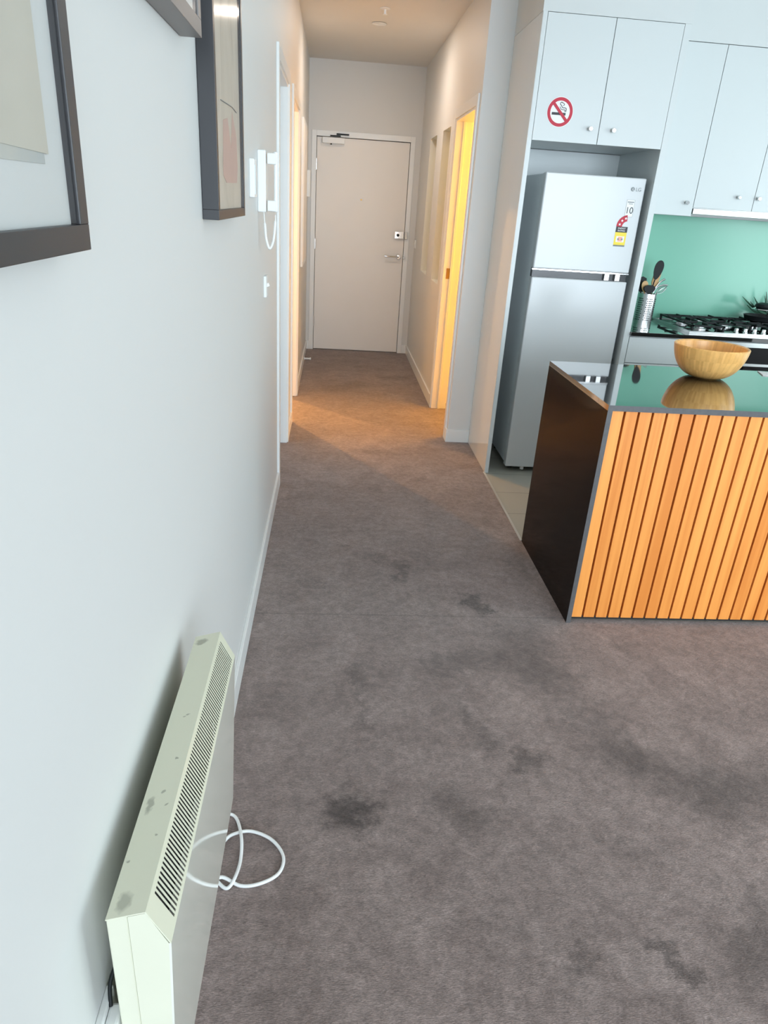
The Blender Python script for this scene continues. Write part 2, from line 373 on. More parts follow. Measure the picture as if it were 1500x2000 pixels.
        if parent is None: o.location = base
        if bevel:
            b = o.modifiers.new('bevel', 'BEVEL'); b.width = bevel; b.segments = seg; b.limit_method = 'ANGLE'; b.angle_limit = math.radians(40)
            b.harden_normals = False
        return o
def tag(o, label=None, cat=None, group=None, kind=None):
    if label: o['label'] = label
    if cat: o['category'] = cat
    if group: o['group'] = group
    if kind: o['kind'] = kind
    return o
def struct(o, label=None, cat=None): return tag(o, label, cat, kind='structure')
def thing(name, loc, label, cat, group=None):
    o = bpy.data.objects.new(name, None); o.empty_display_size = .05; C.objects.link(o); o.location = loc
    return tag(o, label, cat, group)
def B(*a, mi=0): return MB().box(*a, mi=mi)

H = 2.68; YP = 4.577; YE = 7.62; XR = 1.10; XK = 5.2; YW = -3.1
# ------------------------------------------------------------------ floors, ceiling
struct(MB().box(0-.11, 1.25, YW, YE+.12, -.1, 0).box(1.25, XK, YW, 2.33, -.1, 0).build('floor', M['carpet'], origin=(0, 0, 0)),
       'worn grey-brown carpet with dark stains running down the hallway', 'floor')
struct(B(1.25, XK, 2.33, YP+.1, -.1, -.001).build('floor_kitchen', M['tile'], origin=(0, 0, 0)), 'beige tiled kitchen floor beside the carpet', 'floor')
struct(B(1.243, 1.254, 3.04, 3.99, -.004, .004).build('trim_1', M['sealant']), 'pale metal strip between the carpet and the kitchen tiles', 'trim')
struct(B(-3.2, XK+.1, YW-.1, YE+.2, H, H+.1).build('ceiling', M['ceiling']), 'plain off-white ceiling above the hallway', 'ceiling')
# ------------------------------------------------------------------ left wall with two doorways
O1, O2 = (3.69, 4.43), (4.89, 5.63)
ZD = 2.05
w = MB().box(-.11, 0, YW-.1, O1[0], 0, H).box(-.11, 0, O1[1], O2[0], 0, H).box(-.11, 0, O2[1], YE+.12, 0, H)
w.box(-.11, 0, O1[0], O1[1], ZD, H).box(-.11, 0, O2[0], O2[1], ZD, H)
struct(w.build('wall_left', M['wall']), 'long pale wall carrying the framed pictures and the heater', 'wall')
bb = MB()
for a, b in ((YW, O1[0]-.06), (O1[1]+.06, O2[0]-.06), (O2[1]+.06, YE)): bb.box(0, .012, a, b, 0, .09)
struct(bb.build('baseboard_left', M['trim'], bevel=.002), 'white skirting board along the picture wall', 'baseboard')
def casing_x(name, x, side, y0, y1, z1, label, depth=.11, t=.013, wd=.058):
    """door frame around an opening in a wall whose face is at x; side=+1: hall is at larger x"""
    s = side; m_ = MB()
    a, b = sorted((x, x+s*t)); 
    for (p, q) in ((y0-wd, y0), (y1, y1+wd)): m_.box(a, b, p, q, 0, z1+wd)
    m_.box(a, b, y0, y1, z1, z1+wd)
    a, b = sorted((x+s*.004, x-s*(depth+.004)))
    for (p, q) in ((y0, y0+.014), (y1-.014, y1)): m_.box(a, b, p, q, 0, z1)
    m_.box(a, b, y0+.014, y1-.014, z1-.014, z1)
    # stop bead
    a, b = sorted((x-s*.045, x-s*.065))
    for (p, q) in ((y0+.014, y0+.026), (y1-.026, y1-.014)): m_.box(a, b, p, q, 0, z1-.014)
    return struct(m_.build(name, M['trim'], bevel=.002), label, 'door frame')
casing_x('trim_2', 0, 1, *O1, ZD, 'white door frame nearest the intercom on the picture wall')
casing_x('trim_3', 0, 1, *O2, ZD, 'warm lit white door frame deeper in the hall on the picture wall side')
# rooms behind the left wall
struct(MB().box(-3.1, -.11, 4.60, 4.70, 0, H).box(-3.2, -3.1, 2.2, 7.7, 0, H).box(-3.1, -.11, 7.6, 7.7, 0, H).box(-3.1, -.11, 2.2, 2.3, 0, H).build('wall_back', M['wall']),
       'pale walls of the rooms behind the picture wall', 'wall')
struct(B(-3.1, -.11, 2.2, 7.7, -.1, 0).build('floor_side', M['carpet'], origin=(0, 0, 0)), 'carpet of the rooms behind the picture wall', 'floor')
# ------------------------------------------------------------------ end wall with entry door
DX0, DX1 = .083, .990
w = MB().box(0, DX0-.012, YE, YE+.12, 0, H).box(DX1+.012, XR, YE, YE+.12, 0, H).box(DX0-.012, DX1+.012, YE, YE+.12, 2.05, H)
struct(w.build('wall_end', M['wall']), 'pale wall around the entry door at the end of the hall', 'wall')
d = B(DX0, DX1, YE+.012, YE+.052, .006, 2.04).build('door_1', M['door'], bevel=.002)
struct(d, 'off-white flush entry door at the end of the hall', 'door')
fr = MB()
for a, b in ((DX0-.05, DX0-.004), (DX1+.004, DX1+.05)): fr.box(a, b, YE-.010, YE+.06, 0, 2.095)
fr.box(DX0-.004, DX1+.004, YE-.010, YE+.06, 2.045, 2.095)
struct(fr.build('trim_4', M['trim'], bevel=.002), 'pale steel frame around the entry door', 'door frame')
# dark sheet standing in for the shade in the door gaps
fill = B(DX0-.012, DX1+.012, YE+.07, YE+.09, 0, 2.05).build('door_gap_shade', M['dark_in']); struct(fill, 'dark sheet painted as shade behind the entry door edge', 'trim')
lv = MB().lathe([(.026, 0), (.026, .008), (.022, .012)], (.945, YE+.012, .99), (0, -1, 0), 24)
lv.cyl((.945, YE+.002, .99), (.945, YE-.040, .99), .009)
lv.tube([(.945, YE-.036, .99), (.93, YE-.040, .99), (.80, YE-.038, .993)], .008, 10)
lv.build('door_handle', M['chrome'], d, smooth=40)
dl = MB().box(.893, .985, YE-.012, YE+.012, 1.165, 1.232).lathe([(.014, 0), (.014, .004)], (.925, YE-.012, 1.198), (0, -1, 0), 16, mi=1)
dl.box(.992, 1.022, YE-.032, YE-.010, 1.165, 1.232)
dl.build('rim_lock', [M['chrome'], M['rubber']], d, bevel=.002)
cl = MB().box(.135, .35, YE-.045, YE+.012, 1.985, 2.037)
cl.build('door_closer', M['white_plastic'], d, bevel=.004)
ar = MB().obox((.26, YE-.03, 2.052), (1, -.1, 0), (.1, 1, 0), (0, 0, 1), .05, .010, .005).obox((.33, YE-.028, 2.068), (1, .06, 0), (-.06, 1, 0), (0, 0, 1), .06, .011, .006)
ar.cyl((.22, YE-.03, 1.975), (.22, YE-.03, 1.986), .008)
ar.build('closer_arm', M['rubber'], d)
MB().lathe([(.008, 0), (.008, .004), (.003, .004)], (.535, YE+.012, 1.506), (0, -1, 0), 16).build('peephole', M['brass'], d)
for z in (.25, 1.02, 1.75):
    MB().cyl((DX0-.002, YE-.004, z), (DX0-.002, YE-.004, z+.10), .007, 10).build('hinge', M['steel'], d)
MB().cyl((1.0, YE-.014, .985), (1.0, YE-.03, .985), .012, 14).build('latch_button', M['chrome'], d)
bb = MB().box(0.012, DX0-.05, YE-.012, YE, 0, .09).box(DX1+.05, XR-.012, YE-.012, YE, 0, .09)
struct(bb.build('baseboard_end', M['trim'], bevel=.002), 'short white skirting beside the entry door', 'baseboard')
# ------------------------------------------------------------------ right hall wall, doorway, niches, pier
O3 = (4.68, 5.44)
NA, NB = (5.70, 6.10), (6.46, 6.90); NZ = (.93, 2.03)
w = MB().box(XR, XR+.11, YP, O3[0], 0, H).box(XR, XR+.11, O3[0], O3[1], ZD, H)
w.box(XR, XR+.11, O3[1], NA[0], 0, H).box(XR, XR+.11, NA[1], NB[0], 0, H).box(XR, XR+.11, NB[1], YE+.12, 0, H)
for q in (NA, NB):
    w.box(XR, XR+.11, q[0], q[1], 0, NZ[0]).box(XR, XR+.11, q[0], q[1], NZ[1], H)
w.box(XR+.11, 1.25, YP, O3[0]-.03, 0, H)
struct(w.build('wall_right', M['wall']), 'hall wall opposite the pictures with a doorway and two tall niches', 'wall')
for k, q in enumerate((NA, NB)):
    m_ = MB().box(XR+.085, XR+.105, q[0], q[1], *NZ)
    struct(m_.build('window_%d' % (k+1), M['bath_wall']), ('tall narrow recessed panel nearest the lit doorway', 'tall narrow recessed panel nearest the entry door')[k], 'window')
bb = MB().box(XR-.012, XR, O3[1]+.058, YE, 0, .09).box(XR-.012, XR, YP-.012, O3[0]-.058, 0, .09).box(XR, 1.25, YP-.012, YP, 0, .09)
struct(bb.build('baseboard_right', M['trim'], bevel=.002), 'white skirting along the hall wall opposite the pictures', 'baseboard')
t6 = casing_x('trim_6', XR, -1, *O3, ZD, 'yellow lit door frame of the bathroom off the hall')
MB().box(XR+.02, XR+.045, O3[1]-.0165, O3[1]-.014, 1.0, 1.075).build('strike_plate', M['brass'], t6)
# bathroom
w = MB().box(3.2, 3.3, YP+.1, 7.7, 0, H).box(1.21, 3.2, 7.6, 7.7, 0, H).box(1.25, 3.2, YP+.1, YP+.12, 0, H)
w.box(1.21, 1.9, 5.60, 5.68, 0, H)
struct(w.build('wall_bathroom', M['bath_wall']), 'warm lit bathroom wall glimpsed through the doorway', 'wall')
struct(B(1.21, 3.2, YP+.1, 7.7, -.1, -.001).build('floor_bathroom', M['tile'], origin=(0, 0, 0)), 'bathroom floor beyond the lit doorway', 'floor')
# ------------------------------------------------------------------ kitchen walls, living room shell
struct(B(1.25, XK+.1, YP, YP+.1, 0, H).build('wall_kitchen', M['wall']), 'pale wall behind the kitchen units', 'wall')
w = MB()
w.box(XK, XK+.1, YW-.1, -1.0, 0, H).box(XK, XK+.1, 2.2, YP, 0, H).box(XK, XK+.1, -1.0, 2.2, 0, .5).box(XK, XK+.1, -1.0, 2.2, 2.45, H)
struct(w.build('wall_side', M['wall']), 'living room wall far beyond the kitchen island', 'wall')
w = MB().box(-.11, .2, YW-.1, YW, 0, H).box(4.6, XK, YW-.1, YW, 0, H).box(.2, 4.6, YW-.1, YW, 0, .12).box(.2, 4.6, YW-.1, YW, 2.6, H)
struct(w.build('wall_window', M['wall']), 'window wall of the living room behind the viewer', 'wall')
wf = MB()
for x in (.2, 1.3, 2.4, 3.5, 4.55): wf.box(x, x+.06, YW+.09, YW+.13, .12, 2.6)
wf.box(.2, 4.6, YW+.09, YW+.13, .12, .18).box(.2, 4.6, YW+.09, YW+.13, 2.54, 2.6).box(.2, 4.6, YW+.09, YW+.13, 1.0, 1.05)
struct(wf.build('window_3', M['frame_dark']), 'dark framed glazing of the living room behind the viewer', 'window')
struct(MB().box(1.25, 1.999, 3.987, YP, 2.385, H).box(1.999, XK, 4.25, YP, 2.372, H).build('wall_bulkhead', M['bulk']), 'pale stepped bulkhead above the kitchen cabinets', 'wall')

# ------------------------------------------------------------------ fridge enclosure and cabinets
def knob(x, y, z, parent, r=.011):
    MB().lathe([(.005, 0), (.005, .012), (r*.8, .014), (r, .018), (r, .024), (r*.8, .027)], (x, y, z), (0, -1, 0), 20).build('knob', M['chrome'], parent, smooth=40)
YF = 3.985
t = thing('fridge_cabinet', (1.62, 4.28, 0), 'tall white cabinet housing the refrigerator with a no smoking sticker', 'cabinet')
MB().box(1.2505, 1.2525, YF, YP-.002, 0, 2.384).box(1.2525, 1.274, YF-.002, YP-.002, 0, 2.384, mi=1).build('side_panel', [M['lam_gloss'], M['lam']], t)
B(1.965, 1.9985, YF-.002, YP-.002, 0, 2.384).build('side_panel', M['lam'], t, bevel=.001)
MB().box(1.275, 1.964, YF+.02, YP-.004, 1.838, 2.384).build('carcass', M['lam'], t)
MB().box(1.275, 1.964, YP-.03, YP-.004, 1.3, 1.834).build('back_panel', M['lam'], t)
for (a, b, kx) in ((1.276, 1.6175, 1.568), (1.6205, 1.9635, 1.690)):
    dr = B(a, b, YF-.002, YF+.018, 1.834, 2.382).build('door', M['lam'], t, bevel=.0012)
    knob(kx, YF-.002, 1.902, dr)
    if a < 1.5: door_l = dr
# no smoking sticker: ring, bar, cigarette, smoke on a white disc
sc = Vector((1.402, YF-.0025, 1.967)); R0 = .068
st = MB().lathe([(R0, 0), (R0, .0006)], sc, (0, -1, 0), 56, mi=0)
def ring(mb, c, r0, r1, y, mi, n=56, a0=0, a1=2*math.pi, th=.0005):
    v = []; 
    for i in range(n+1):
        a = a0+(a1-a0)*i/n
        for r in (r0, r1):
            for dy in (0, -th): v.append((c[0]+r*math.cos(a), y+dy, c[2]+r*math.sin(a)))
    f = []
    for i in range(n):
        k = 4*i; q = 4*(i+1)
        f += [(k, k+2, q+2, q), (k+1, q+1, q+3, k+3), (k, q, q+1, k+1), (k+2, k+3, q+3, q+2)]
    mb.add(v, f, mi)
ring(st, sc, .0505, .0655, sc.y-.0006, 1)
st.obox((sc.x-.006, sc.y-.0009, sc.z-.008), (1, 0, 0), (0, 1, 0), (0, 0, 1), .036, .0003, .0058, 2)
for k in range(3): pass
st.tube([(sc.x+.029, sc.y-.0009, sc.z+.002), (sc.x+.030, sc.y-.0009, sc.z+.016), (sc.x+.022, sc.y-.0009, sc.z+.020), (sc.x+.010, sc.y-.0009, sc.z+.020), (sc.x+.004, sc.y-.0009, sc.z+.028),
         (sc.x-.004, sc.y-.0009, sc.z+.036), (sc.x+.001, sc.y-.0009, sc.z+.044), (sc.x+.010, sc.y-.0009, sc.z+.040)], .0016, 6, 2, smooth=4)
st.tube([(sc.x+.023, sc.y-.0009, sc.z+.002), (sc.x+.023, sc.y-.0009, sc.z+.011), (sc.x+.006, sc.y-.0009, sc.z+.012), (sc.x-.004, sc.y-.0009, sc.z+.024)], .0014, 6, 2, smooth=4)
st.tube([(sc.x+.012, sc.y-.0009, sc.z+.028), (sc.x+.018, sc.y-.0009, sc.z+.034), (sc.x+.012, sc.y-.0009, sc.z+.041)], .0014, 6, 2, smooth=4)
st.obox((sc.x, sc.y-.0022, sc.z), (1, 0, -1), (0, 1, 0), (1, 0, 1), .052, .0004, .0068, 1)
o = st.build('no_smoking_sticker', [M['paper'], M['red'], M['ink']], door_l); o['label'] = 'round red and white no smoking sticker'

# refrigerator
t = thing('refrigerator', (1.663, 4.28, 0), 'tall white two-door refrigerator standing in the white cabinet', 'refrigerator')
fx0, fx1, fy = 1.385, 1.936, 4.015
B(fx0+.004, fx1-.004, fy+.062, 4.53, .045, 1.690).build('body', M['fridge_side'], t, bevel=.006)
for x in (fx0+.05, fx1-.05):
    for y in (fy+.10, 4.48): MB().cyl((x, y, 0), (x, y, .05), .018).build('foot', M['rubber'], t)
MB().cyl((fx0+.115, fy+.03, .012), (fx0+.115, fy+.03, .04), .012).build('hinge_foot', M['white_plastic'], t)
fd = B(fx0, fx1, fy, fy+.060, 1.212, 1.695).build('freezer_door', M['fridge'], t, bevel=.006)
ld = B(fx0, fx1, fy, fy+.060, .035, 1.166).build('fridge_door', M['fridge'], t, bevel=.006)
hd = MB().box(fx0+.004, fx1-.004, fy+.022, fy+.060, 1.166, 1.212, mi=0).box(fx0-.004, fx1, fy-.002, fy+.03, 1.2045, 1.2115, mi=1)
hd.build('handle_recess', [M['black'], M['chrome']], t)
for x in (1.80, 1.862): B(x, x+.026, fy+.002, fy+.024, 1.169, 1.204).build('hinge_cover', M['steel'], t)
ys = fy-.0008
lg = MB().lathe([(.0105, 0), (.0105, .0006)], (1.868, ys+.0004, 1.640), (0, -1, 0), 28, mi=0)
lg.text('LG', .026, (1.884, ys-.0002, 1.631), (1, 0, 0), (0, 0, 1), mi=0)
lg.obox((1.868, ys-.0005, 1.641), (1, 0, 0), (0, 1, 0), (0, 0, 1), .001, .0002, .005, 1).obox((1.871, ys-.0005, 1.636), (1, 0, 0), (0, 1, 0), (0, 0, 1), .003, .0002, .001, 1)
lg.build('logo', [M['ink_grey'], M['paper']], fd)
ws = MB().box(1.849, 1.893, ys, ys+.0004, 1.503, 1.588, mi=0)
for (a, b, c_, e) in ((1.849, 1.893, 1.503, 1.504), (1.849, 1.893, 1.587, 1.588), (1.849, 1.850, 1.503, 1.588), (1.892, 1.893, 1.503, 1.588)): ws.box(a, b, ys-.0003, ys, c_, e, mi=1)
ws.box(1.854, 1.889, ys-.0003, ys, 1.574, 1.579, mi=1).box(1.860, 1.884, ys-.0003, ys, 1.5665, 1.5695, mi=1)
ws.text('10', .046, (1.8705, ys-.0003, 1.520), (1, 0, 0), (0, 0, 1), mi=2, center=True, sx=.95)
ws.build('warranty_sticker', [M['paper'], M['ink_grey'], M['ink']], fd)
# energy rating label
ex0, ex1 = 1.815, 1.880
es = MB().box(ex0, ex1, ys, ys+.0004, 1.350, 1.452, mi=0)
es.box(ex0, ex1, ys-.0003, ys, 1.423, 1.452, mi=2).box(ex0, ex1, ys-.0003, ys, 1.357, 1.423, mi=3).box(ex0, ex1, ys-.0003, ys, 1.350, 1.358, mi=1)
es.box(ex0+.010, ex1-.010, ys-.0006, ys-.0003, 1.373, 1.403, mi=0).box(ex0+.020, ex1-.020, ys-.0008, ys-.0006, 1.376, 1.400, mi=5)
es.text('ENERGY', .0115, ((ex0+ex1)/2, ys-.0005, 1.4395), (1, 0, 0), (0, 0, 1), mi=0, center=True)
es.text('RATING', .0115, ((ex0+ex1)/2, ys-.0005, 1.4275), (1, 0, 0), (0, 0, 1), mi=0, center=True)
es.box(ex0+.017, ex0+.027, ys-.001, ys-.0008, 1.384, 1.392, mi=1).box(ex1-.027, ex1-.017, ys-.001, ys-.0008, 1.384, 1.392, mi=1)
ac = (ex1-.006, 0, 1.452)
ring(es, ac, .028, .060, ys, 4, 24, math.pi/2+.12, math.pi, th=.0003)
for a in (math.pi*.60, math.pi*.76, math.pi*.92):
    cx_, cz_ = ac[0]+.044*math.cos(a), ac[2]+.044*math.sin(a); pts = []
    for k in range(10):
        rr = .0075 if k % 2 == 0 else .0035; aa = math.pi/2+k*math.pi/5
        pts.append((cx_+rr*math.cos(aa), cz_+rr*math.sin(aa)))
    es.prism(pts, ys-.0008, ys-.0003, mi=0)
o = es.build('energy_sticker', [M['paper'], M['ink_grey'], M['ink'], M['yellow'], M['red'], M['pink']], fd, fix=True); o['label'] = 'yellow energy rating sticker with a red star arc'

# wall cabinets
YU = 4.25
t = thing('wall_cabinet', (2.167, 4.4, 1.53), 'deep hung single-door white wall cabinet beside the refrigerator housing', 'cabinet', None)
B(2.001, 2.334, YU+.02, YP-.014, 1.532, 2.371).build('carcass', M['lam'], t)
dr = B(2.002, 2.3345, YU, YU+.018, 1.529, 2.369).build('door', M['lam'], t, bevel=.0012); knob(2.288, YU, 1.598, dr)
t = thing('wall_cabinet', (2.69, 4.4, 1.575), 'double-door white wall cabinet above the range hood', 'cabinet', None)
B(2.337, 3.04, YU+.02, YP-.014, 1.60, 2.371).build('carcass', M['lam'], t)
for a, b, kx in ((2.3375, 2.688, 2.588), (2.691, 3.04, 2.708)):
    dr = B(a, b, YU, YU+.018, 1.576, 2.369).build('door', M['lam'], t, bevel=.0012); knob(kx, YU, 1.644, dr)
t = thing('wall_cabinet', (3.3, 4.4, 1.53), 'white wall cabinet beyond the range hood', 'cabinet', None)
B(3.042, 3.60, YU+.02, YP-.014, 1.532, 2.371).build('carcass', M['lam'], t)
dr = B(3.043, 3.60, YU, YU+.018, 1.529, 2.369).build('door', M['lam'], t, bevel=.0012); knob(3.09, YU, 1.598, dr)
t = thing('range_hood', (2.64, 4.4, 1.54), 'slim stainless slide-out range hood under the wall cabinet', 'range hood')
B(2.338, 3.04, YU+.022, YP-.016, 1.545, 1.598).build('hood_body', M['steel'], t, bevel=.002)
B(2.340, 3.038, YU-.004, YU+.020, 1.541, 1.572).build('hood_lip', M['steel'], t, bevel=.002)
# splashback
tag(MB().box(2.0145, 4.9, YP-.010, YP-.001, .902, 1.53).box(1.9995, 2.0055, 4.27, YP-.001, .902, 1.527).build('splashback', M['glass_mint']),
    'glossy mint green glass splashback behind the cooktop', 'splashback')
# benchtop and base units
tag(MB().box(2.0, 4.9, 3.968, YP-.001, .878, .900).build('benchtop', M['granite'], bevel=.001), 'black stone kitchen benchtop under the cooktop', 'countertop')
t = thing('base_cabinet', (2.17, 4.28, 0), 'white base cabinet with a drawer between refrigerator housing and oven', 'cabinet')
B(2.001, 2.340, 4.005, YP-.002, .1, .877).build('carcass', M['lam'], t)
B(2.003, 2.338, 3.986, 4.004, .722, .870).build('drawer', M['lam'], t, bevel=.0012)
B(2.003, 2.338, 3.986, 4.004, .11, .718).build('door', M['lam'], t, bevel=.0012)
B(2.001, 2.340, 4.05, 4.07, 0, .1).build('kickboard', M['lam'], t)
t = thing('oven', (2.64, 4.28, 0), 'built-in black glass oven under the cooktop', 'oven')
B(2.343, 2.957, 4.0, YP-.002, .1, .876).build('body', M['fridge_side'], t)
MB().box(2.345, 2.955, 3.972, 4.0, .845, .872).build('top_trim', M['steel'], t, bevel=.001)
B(2.345, 2.955, 3.976, 4.0, .752, .844).build('control_panel', M['glass_black'], t)
MB().box(2.345, 2.955, 3.972, 4.0, .735, .751).build('door_trim', M['steel'], t, bevel=.001)
B(2.345, 2.955, 3.978, 4.0, .30, .734).build('oven_door', M['glass_black'], t)
hh = MB().tube([(2.40, 3.945, .70), (2.90, 3.945, .70)], .008)
for x in (2.42, 2.88): hh.cyl((x, 3.945, .70), (x, 3.979, .70), .006)
hh.build('oven_handle', M['steel'], t, smooth=40)
B(2.345, 2.955, 3.99, 4.0, .102, .297).build('lower_drawer', M['lam'], t)
B(2.343, 2.957, 4.05, 4.07, 0, .1).build('kickboard', M['lam'], t)
t = thing('base_cabinet', (3.9, 4.28, 0), 'white base cabinet beyond the oven', 'cabinet')
B(2.960, 4.9, 4.005, YP-.002, .1, .877).build('carcass', M['lam'], t)
B(2.963, 4.9, 3.986, 4.004, .11, .870).build('door', M['lam'], t, bevel=.0012)
B(2.960, 4.9, 4.05, 4.07, 0, .1).build('kickboard', M['lam'], t)

# gas cooktop
hx0, hx1, hy0, hy1 = 2.375, 3.05, 4.03, 4.54
t = thing('gas_cooktop', (2.79, 4.27, .9), 'black gas cooktop with cast-iron trivets and steel knobs', 'cooktop')
MB().box(hx0, hx1, hy0, hy1, .900, .909, mi=1).box(hx0, hx0+.008, hy0, hy1, .909, .915, mi=1).box(hx1-.008, hx1, hy0, hy1, .909, .915, mi=1).box(hx0+.008, hx1-.008, hy0, hy0+.008, .909, .915, mi=1).box(hx0+.008, hx1-.008, hy1-.008, hy1, .909, .915, mi=1).box(hx0+.009, hx1-.009, hy0+.009, hy1-.009, .909, .911, mi=0).build('hob_tray', [M['glass_black'], M['steel']], t, bevel=.002)
for bx, by, r in ((2.50, 4.165, .038), (2.50, 4.40, .05), (2.735, 4.34, .058), (2.95, 4.38, .045)):
    b_ = MB().lathe([(r*1.1, 0), (r*1.1, .006), (r*.8, .010), (r*.8, .016)], (bx, by, .911), n=28, mi=1)
    b_.lathe([(r*.75, 0), (r*.75, .007), (r*.5, .010)], (bx, by, .927), n=28, mi=0)
    b_.build('burner', [M['iron'], M['steel']], t, smooth=40)
for (a, b, c_, e) in ((2.40, 2.605, 4.06, 4.51), (2.620, 2.850, 4.19, 4.51), (2.862, 3.035, 4.19, 4.51)):
    g = MB(); zt_ = .950; w_ = .007
    for (p, q) in ((c_, c_+2*w_), (e-2*w_, e)): g.box(a, b, p, q, zt_-.014, zt_-.004)
    for (p, q) in ((a, a+2*w_), (b-2*w_, b)): g.box(p, q, c_, e, zt_-.014, zt_-.004)
    for px in (a+w_, b-w_):
        for py in (c_+w_, e-w_): g.box(px-.006, px+.006, py-.006, py+.006, .911, zt_-.010)
    m1 = (a+b)/2
    for yy in ((c_+(e-c_)*.26, c_+(e-c_)*.74) if e-c_ > .3 else ((c_+e)/2,)):
        g.box(a, a+.085, yy-.005, yy+.005, zt_-.010, zt_+.003); g.box(b-.085, b, yy-.005, yy+.005, zt_-.010, zt_+.003)
        g.box(m1-.005, m1+.005, yy-.10, yy-.035, zt_-.010, zt_+.003); g.box(m1-.005, m1+.005, yy+.035, yy+.10, zt_-.010, zt_+.003)
    g.build('trivet', M['iron'], t, bevel=.0015)
for kx in (2.700, 2.757, 2.815, 2.872, 2.930):
    MB().lathe([(.015, 0), (.015, .004), (.012, .006), (.011, .022), (.008, .025)], (kx, 4.10, .911), n=20).build('control_knob', M['chrome'], t, smooth=40)

# utensil holder and utensils
hc = Vector((2.224, 4.36, .9)); hr = .054; hh_ = .180
t = thing('utensil_holder', hc, 'perforated stainless steel utensil holder on the black benchtop', 'utensil holder')
u = MB().lathe([(hr, 0), (hr, hh_), (hr+.0015, hh_+.001), (hr-.002, hh_), (hr-.002, .004)], hc, n=48, caps=(True, True))
u.build('canister', M['steel'], t, smooth=30)
ho = MB()
for i in range(36):
    if i % 6 in (0, 5): continue
    for k in range(11):
        a = 2*math.pi*(i+.5*(k % 2))/36; z = .026+k*.0125
        c_ = hc+Vector((math.cos(a)*hr, math.sin(a)*hr, z))
        ho.lathe([(.0036, 0), (.0036, .0008)], c_-Vector((math.cos(a), math.sin(a), 0))*.0001, (math.cos(a), math.sin(a), 0), 6)
o = ho.build('perforations', M['dark_in'], t); o['kind'] = 'stuff'
def utensil(name, label, cat, foot, top, head, hm, hs, normal=(0, -1, 0), hmt=None, r=.004):
    """foot and top relative to the holder centre; head: outline (u along the handle, v across)"""
    a = hc+Vector(foot); b = hc+Vector(top); ax = (b-a).normalized(); nn = Vector(normal); nn = (nn-ax*nn.dot(ax)).normalized(); sd = ax.cross(nn)
    t_ = thing(name, a, label, cat)
    MB().tube([a, a+(b-a)*.5, b], r, 8).build('shaft', hmt or hm, t_, smooth=40)
    k = len(head); v = []
    for (p, q) in head: v.append(b+ax*p+sd*q)
    for (p, q) in head: v.append(b+ax*p+sd*q+nn*hs)
    MB().add(v, [tuple(range(k))[::-1], tuple(range(k, 2*k))]+[(i, (i+1) % k, k+(i+1) % k, k+i) for i in range(k)]).build('blade', hm, t_, bevel=.0008)
def oval(l_, w_, n=20, sq=1.0, o=0): return [(o+l_/2-l_/2*math.cos(2*math.pi*i/n), (w_/2*math.sin(2*math.pi*i/n))*(1+sq*.25*(-math.cos(2*math.pi*i/n)))) for i in range(n)]
utensil('cooking_spoon', 'large black plastic spoon standing tallest in the utensil holder', 'spoon', (-.01, .0, .01), (.024, -.005, .262), oval(.115, .056), M['rubber'], .003)
utensil('wooden_spatula', 'tan wooden spatula leaning behind the tall black spoon', 'spatula', (.0, .028, .012), (.034, .026, .212), [(0, -.008), (.03, -.022), (.115, -.026), (.12, .018), (.03, .022), (0, .008)], M['tan'], .006, r=.006)
utensil('slotted_turner', 'black framed turner beside the fridge housing panel', 'turner', (-.03, .018, .01), (-.040, .016, .185), [(0, -.01), (.02, -.026), (.085, -.026), (.092, .0), (.08, .024), (.02, .026), (0, .01)], M['rubber'], .003)
utensil('wooden_spoon', 'pale wooden spoon tucked against the fridge housing panel', 'spoon', (.0, -.02, .01), (-.030, -.015, .185), oval(.07, .04), M['tan'], .007, r=.005)
utensil('small_ladle', 'short black ladle bowl drooping over the holder rim', 'ladle', (-.012, -.034, .02), (-.014, -.034, .183), oval(.05, .07), M['rubber'], .012)
t = thing('tongs', hc+Vector((.0, .0, .01)), 'steel kitchen tongs splayed towards the cooktop', 'tongs')
for dz in (0, .016):
    MB().tube([hc+Vector((.020, .012, .02)), hc+Vector((.040, .012, .19)), hc+Vector((.066+dz, .012, .246-dz)), hc+Vector((.095+dz*1.5, .012, .268-2.2*dz))], [.003, .004, .0055, .006], 8, smooth=4).build('arm', M['steel'], t, smooth=40)
t = thing('whisk', hc+Vector((.01, .01, .01)), 'wire whisk bending right over the holder rim', 'whisk')
wk = MB()
for k in range(6):
    a = k*math.pi/6; ox = Vector((math.cos(a)*.6, math.sin(a), -.8*math.cos(a)))*.016; b0 = hc+Vector((.035, -.026, .182)); ax = Vector((.8, 0, .6))
    wk.tube([b0, b0+ax*.03+ox, b0+ax*.062+ox*.8, b0+ax*.076, b0+ax*.062-ox*.8, b0+ax*.03-ox, b0], .0009, 5, smooth=4)
wk.build('wires', M['steel'], t, smooth=40)
MB().cyl(hc+Vector((.010, -.020, .01)), hc+Vector((.035, -.026, .184)), .004).build('shaft', M['steel'], t, smooth=40)
